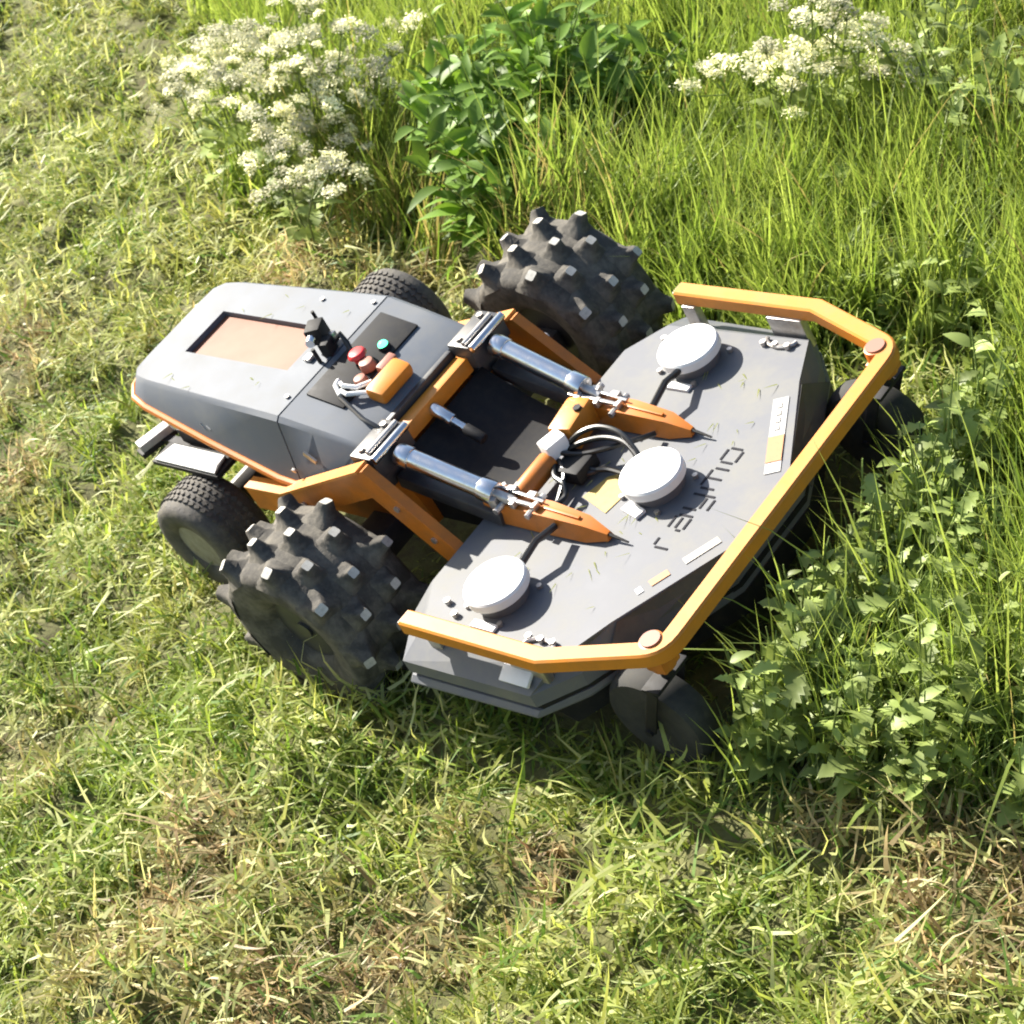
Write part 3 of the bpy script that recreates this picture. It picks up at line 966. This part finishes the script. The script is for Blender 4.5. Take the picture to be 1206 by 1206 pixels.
for sgn, xw, yw, zw in ((-1, -.150, -.585, .262), (1, -.150, .735, .285)):
    w = bpy.data.objects.new('front_wheel', tyre_me)
    col.objects.link(w)
    w.parent = mower
    w.location = (xw, yw, zw)
    w.rotation_euler = (0, .13 if sgn > 0 else .02, 0)
    rm_ = bpy.data.objects.new('rim', rim_me)
    col.objects.link(rm_)
    rm_.parent = w
    for k in range(NR):
        a = 2 * math.pi * k / NR
        ys = (-.128, 0.0, .128) if k % 2 == 0 else (-.066, .066)
        for y_ in ys:
            rad = {.128: .271, 0.0: .2825, .066: .281}[abs(y_)]
            tilt = {.128: .40, 0.0: 0.0, .066: .05}[abs(y_)] * (1 if y_ > 0 else -1)
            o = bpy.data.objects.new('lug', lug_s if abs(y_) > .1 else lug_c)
            col.objects.link(o)
            o.parent = w
            aa_ = a + rng.normal(0, .02)
            M = Matrix.Rotation(-aa_ + math.pi / 2, 4, 'Y') @ Matrix.Translation((0, y_, rad)) @ Matrix.Rotation(-tilt, 4, 'X')
            o.matrix_local = M
tyre_me.shade_smooth()
rim_me.shade_smooth()
rim_me.set_sharp_from_angle(angle=math.radians(30))

# rear wheels: turf tyres with fine block tread
tp = [(.085, .070), (.095, .092), (.135, .103), (.165, .101), (.182, .088), (.190, .05), (.192, 0)]
tp = tp + [(r_, -w) for r_, w in tp[-2::-1]]
mb = MB()
mb.loft(rev(tp, 56), cap=False)
rt_me = mb.mesh('turf_tyre')
rt_me.materials.append(MATS['turf_tyre'])
rt_me.shade_smooth()
mb = MB()
for k in range(48):
    for j in range(7):
        a = 2 * math.pi * (k + .5 * (j % 2)) / 48
        y_ = (j - 3) * .025
        r_ = .191 - .45 * max(0, abs(y_) - .045) ** 1.2 * 2.0
        R_ = Matrix.Rotation(-a + math.pi / 2, 3, 'Y') @ Matrix.Rotation(.5 if j % 2 else -.5, 3, 'Z')
        mb.box((r_ * math.cos(a), y_, r_ * math.sin(a)), (.017, .013, .012), R_)
rb_me = mb.mesh('tread_blocks')
rb_me.materials.append(MATS['turf_tyre'])
mb = MB()
mb.loft(rev([(.094, .085), (.090, .075), (.06, .045), (.030, .04), (.028, .07), (.010, .072)], 28), cap=True)
mb.loft(rev([(.094, -.085), (.090, -.075), (.06, -.045), (.030, -.04), (.028, -.07), (.010, -.072)], 28), cap=True)
rr_me = mb.mesh('rear_rim')
rr_me.materials.append(MATS['rim_grey'])
for (xw, yw, zw) in ((-.97, -.385, .192), (-.90, .60, .245)):
    w = bpy.data.objects.new('rear_wheel', rt_me)
    col.objects.link(w)
    w.parent = mower
    w.location = (xw, yw, zw)
    for nm, mm in (('tread_blocks', rb_me), ('rim', rr_me)):
        o = bpy.data.objects.new(nm, mm)
        col.objects.link(o)
        o.parent = w

# ------------------------------------------------------------------ plants
def leaf_mesh(name, L_, W_, fold=.25, droop=.25, lobes=0, mt='weed_leaf', segs=5):
    b_ = bmesh.new()
    rows = []
    for i in range(segs + 1):
        t_ = i / segs
        w = W_ * .5 * (math.sin(math.pi * min(1, t_ ** .75 * .96 + .03))) ** .8
        if lobes and i % 2 == 1:
            w *= 1 + .45 * lobes
        elif lobes:
            w *= 1 - .35 * lobes
        if i == segs:
            w = W_ * .02
        x_ = L_ * t_
        z_ = -droop * L_ * t_ * t_ + .12 * L_ * t_
        rows.append([b_.verts.new((x_ - (.06 * L_ if lobes else 0) * (i % 2), -w, z_ + fold * w)), b_.verts.new((x_, 0, z_)), b_.verts.new((x_ - (.06 * L_ if lobes else 0) * (i % 2), w, z_ + fold * w))])
    for a, c_ in zip(rows[:-1], rows[1:]):
        for j in (0, 1):
            b_.faces.new((a[j], c_[j], c_[j + 1], a[j + 1]))
    me_ = bpy.data.meshes.new(name)
    b_.to_mesh(me_)
    b_.free()
    me_.materials.append(MATS[mt])
    me_.shade_smooth()
    return me_

e1 = Vector((0, 1, 0)).cross(UP).normalized()
def place(x_, y_):
    z_ = float(ground(np.array([x_]), np.array([y_]))[0])
    return RM @ Vector((x_, y_, z_))

def root_empty(name, x_, y_):
    o = bpy.data.objects.new(name, None)
    o.empty_display_size = .1
    col.objects.link(o)
    o.location = place(x_, y_)
    o.rotation_euler = (0, 0, rng.uniform(0, 6.28))
    return o

def leafy_plant(name, x_, y_, h_, nstem, per, leaves, spread, sc, stalk='stalk', petiole=.0):
    """stems leaning outward with leaves set in pairs along them"""
    root = root_empty(name, x_, y_)
    for s_ in range(nstem):
        az = 6.283 * (s_ + rng.uniform(-.3, .3)) / nstem
        ln = spread * rng.uniform(.3, 1.0)
        hh = h_ * rng.uniform(.65, 1.1)
        pts = []
        for i in range(6):
            t_ = i / 5
            pts.append(Vector((math.cos(az) * ln * t_ ** 1.4, math.sin(az) * ln * t_ ** 1.4, hh * t_ - .01)))
        st = MB().tube(pts, [.006 - .004 * i / 5 for i in range(6)], 5).build('stem', stalk, root)
        for k in range(per):
            t_ = .22 + .80 * (k // 2 + rng.uniform(0, .5)) / max(1, (per + 1) // 2)
            t_ = min(t_, 1.0)
            f_ = t_ * 5
            i = min(int(f_), 4)
            p = pts[i].lerp(pts[i + 1], f_ - i)
            o = bpy.data.objects.new('leaf', leaves[rng.integers(len(leaves))])
            col.objects.link(o)
            o.parent = root
            o.location = p
            la = k * 1.571 * 1.0 + (k % 2) * 1.571 + rng.normal(0, .45) + az
            el = rng.normal(.15 + .5 * t_, .3)
            o.rotation_euler = (rng.normal(0, .25), -el, la)
            k_ = sc * rng.uniform(.65, 1.2) * (1.15 - .5 * t_)
            o.scale = (k_, k_, k_)
    return root

weedA = [leaf_mesh('weed_leaf_a', .10, .048, .30, .35, .0), leaf_mesh('weed_leaf_b', .12, .062, .35, .5, .9, segs=9), leaf_mesh('weed_leaf_c', .09, .056, .2, .3, .8, segs=7)]
shrubL = [leaf_mesh('shrub_leaf_a', .13, .050, .30, .45, 0, 'shrub_leaf'), leaf_mesh('shrub_leaf_b', .11, .055, .4, .3, 0, 'shrub_leaf'), leaf_mesh('shrub_leaf_c', .10, .034, .25, .6, 0, 'shrub_leaf')]

# leafy weeds in front of the bumper and along the uncut edge
WEEDS = []
cand = rng.uniform((1.33, -.56), (2.25, 1.25), (3500, 2))
for c_ in cand:
    if all((c_[0] - q[0]) ** 2 + (c_[1] - q[1]) ** 2 > .088 ** 2 for q in WEEDS):
        pxy = project(np.array([[c_[0], c_[1], .2]]))
        if pxy[0][0] < 1290 and c_[0] < 2.2:
            WEEDS.append(c_)
NW = len(WEEDS)
for k in range(24):                                      # a ragged row right against the bar
    WEEDS.append(np.array([1.40 + rng.uniform(-.03, .06), -.58 + k * .054 + rng.uniform(-.02, .02)]))
for i, c_ in enumerate(WEEDS):
    px = float(project(np.array([[c_[0], c_[1], .2]]))[0][0])
    if (px > 1120 or c_[0] > 1.95) and rng.random() < .6:
        continue
    o = leafy_plant('leafy_weed', c_[0], c_[1], rng.uniform(.36, .50), int(rng.integers(3, 6)), 7, weedA, .12, rng.uniform(.7, 1.1))
    if i < NW:
        tag(o, 'leafy pale green weed standing in the uncut grass a step ahead of the orange bumper', 'weed', 'leafy weeds ahead of the bumper')
    else:
        tag(o, 'leafy pale green weed in the row pressed right against the orange bumper', 'weed', 'leafy weeds against the bumper')
for (x_, y_) in ((1.05, 1.05), (.82, 1.12), (1.28, .98), (.55, 1.1), (1.15, 1.3), (.30, 1.55), (.5, 1.45), (.15, 1.35)):
    o = leafy_plant('leafy_weed', x_, y_, rng.uniform(.28, .42), 3, 6, weedA, .13, .85)
    tag(o, 'leafy pale green weed growing in tall grass beside the far bumper end', 'weed', 'leafy weeds beside the far bumper end')
# dark shrub beside the far front wheel
for (x_, y_, h_, ns, per, sp, lab) in ((-1.30, 1.50, .60, 24, 12, .46, 'large dark green leafy shrub in the uncut grass by the knobbly wheel'),
                                     (-1.64, 1.80, .58, 20, 11, .36, 'dark leafy shrub between the larger shrub and the white flowers'),
                                     (-.98, 1.86, .52, 20, 11, .36, 'dark leafy shrub between the larger shrub and the tall bright grass'),
                                     (-1.48, 1.62, .45, 20, 10, .34, 'bushy low dark shrub filling in before the larger shrub'),
                                     (-1.22, 1.80, .62, 20, 10, .34, 'upright dark shrub rising behind the larger shrub'),
                                     (-1.10, 1.24, .42, 20, 10, .30, 'low dark leafy plant right behind the knobbly wheel')):
    o = leafy_plant('leafy_shrub', x_, y_, h_, ns, per, shrubL, sp, 1.45)
    tag(o, lab, 'shrub')
for (x_, y_, h_, lab) in ((.63, 1.85, .55, 'pale-leaved bushy plant beside a dark hollow in the tall grass'), (.40, 2.05, .5, 'pale-leaved bushy plant at the far edge of the tall grass'), (.86, 1.98, .5, 'pale-leaved bushy plant standing highest on the slope')):
    o = leafy_plant('bushy_plant', x_, y_, h_, 9, 12, weedA, .30, .95)
    tag(o, lab, 'bush')

# cow parsley
def umbel_mesh(name, r_, nray, seed):
    g_ = np.random.default_rng(seed)
    b_ = bmesh.new()
    for k in range(nray):
        a = 2.399963 * k
        q = r_ * math.sqrt((k + .5) / nray)
        c_ = Vector((q * math.cos(a), q * math.sin(a), .03 - .35 * q * q / r_ + g_.normal(0, .003)))
        # ray
        d_ = (c_ - Vector((0, 0, -.02)))
        s_ = d_.orthogonal().normalized() * .0011
        v = [b_.verts.new(Vector((0, 0, -.02)) - s_), b_.verts.new(Vector((0, 0, -.02)) + s_), b_.verts.new(c_ + s_), b_.verts.new(c_ - s_)]
        b_.faces.new(v)
        for j in range(6):
            f_ = c_ + Vector(g_.normal(0, .0068, 3)) * 1.0
            nrm = Vector((g_.normal(0, .5), g_.normal(0, .5), 1)).normalized()
            t1 = nrm.orthogonal().normalized() * g_.uniform(.0045, .0075)
            t2 = nrm.cross(t1)
            vs_ = [b_.verts.new(f_ + t1), b_.verts.new(f_ + t2 * .9), b_.verts.new(f_ - t1 * .9), b_.verts.new(f_ - t2)]
            b_.faces.new(vs_).material_index = 1
    me_ = bpy.data.meshes.new(name)
    b_.to_mesh(me_)
    b_.free()
    me_.materials.append(MATS['stalk'])
    me_.materials.append(MATS['petal'])
    return me_
UMB = [umbel_mesh('umbel_a', .042, 20, 1), umbel_mesh('umbel_b', .034, 15, 2), umbel_mesh('umbel_c', .050, 24, 3)]
fern = [leaf_mesh('frond_a', .12, .06, .2, .5, .9, segs=9), leaf_mesh('frond_b', .09, .05, .3, .4, .9, segs=9)]
def parsley(x_, y_, h_, lab, grp):
    root = root_empty('cow_parsley', x_, y_)
    nst = int(rng.integers(2, 4))
    for s_ in range(nst):
        az = rng.uniform(0, 6.28)
        sp_ = rng.uniform(.05, .22)
        top = Vector((math.cos(az) * sp_, math.sin(az) * sp_, h_ * rng.uniform(.62, 1.05)))
        mid = top * .55 + Vector((rng.normal(0, .015), rng.normal(0, .015), 0))
        MB().tube([(0, 0, -.01), mid * .5, mid, top], [.005, .0045, .004, .002], 5).build('stem', 'stalk', root)
        nb = int(rng.integers(3, 6))
        for k in range(nb):
            a = 6.283 * k / nb + rng.uniform(0, 1)
            end = top + Vector((math.cos(a) * .10, math.sin(a) * .10, rng.uniform(-.10, .03))) if k else top + Vector((0, 0, .02))
            MB().tube([mid.lerp(top, .5), mid.lerp(end, .8), end], [.003, .002, .0015], 4).build('branch', 'stalk', root)
            o = bpy.data.objects.new('flower_head', UMB[rng.integers(3)])
            col.objects.link(o)
            o.parent = root
            o.location = end
            o.rotation_euler = (rng.normal(0, .3), rng.normal(0, .3), rng.uniform(0, 6.28))
            k_ = rng.uniform(.7, 1.15)
            o.scale = (k_, k_, k_)
    for k in range(7):
        o = bpy.data.objects.new('leaf', fern[k % 2])
        col.objects.link(o)
        o.parent = root
        o.location = (0, 0, h_ * rng.uniform(.15, .6))
        o.rotation_euler = (rng.normal(0, .3), -rng.uniform(-.1, .6), rng.uniform(0, 6.28))
    tag(root, lab, 'flower', grp)
for (x_, y_, h_) in [(-3.07, 1.65, .7), (-2.76, 1.55, .75), (-2.6, 1.57, .7), (-2.37, 1.54, .8), (-2.85, 1.34, .6), (-2.78, 1.47, .65), (-2.44, 1.33, .7), (-2.21, 1.22, .65),
                     (-2.48, 1.30, .6), (-2.01, 1.09, .6), (-1.89, 1.04, .5), (-2.12, 1.09, .5), (-2.25, 1.56, .6), (-2.35, 1.84, .6), (-3.18, 1.56, .5), (-2.60, 1.42, .66), (-2.32, 1.40, .68)]:
    parsley(x_, y_, h_, 'cream-flowered cow parsley in the drift running along the mown edge', 'cow parsley along the mown edge')
for (x_, y_, h_) in [(-.13, 1.80, .75), (-.01, 1.80, .7), (-.10, 1.70, .62), (.05, 1.86, .6), (-.20, 1.82, .5), (.19, 1.97, .5)]:
    parsley(x_, y_, h_, 'white-flowered cow parsley clustered within the tall bright grass', 'cow parsley in the tall grass')

# stray clippings thrown onto the machine
n_ = 70
on_deck = rng.random(n_) < .8
x = np.where(on_deck, rng.uniform(.45, 1.0, n_), rng.uniform(-1.0, -.4, n_))
y = np.where(on_deck, rng.uniform(-.5, .5, n_), rng.uniform(-.24, .24, n_))
inw = ~on_deck & (x > -1.02) & (x < -.46) & (np.abs(y) < .12)
z = np.where(on_deck, .405, .735)
base = np.stack([x, y, z], 1)[~inw]
n_ = len(base)
th0 = np.full(n_, 1.5)
blades('stray_clippings', base, rng.uniform(.02, .06, n_), rng.uniform(.003, .006, n_), rng.uniform(1.0, 3.0, n_), th0, th0 + .1,
       lerp((0.40, 0.42, 0.18), (0.30, 0.33, 0.10), rng.random(n_)), 'grass', 'few stray grass clippings scattered over the deck and hood', cat='clippings')
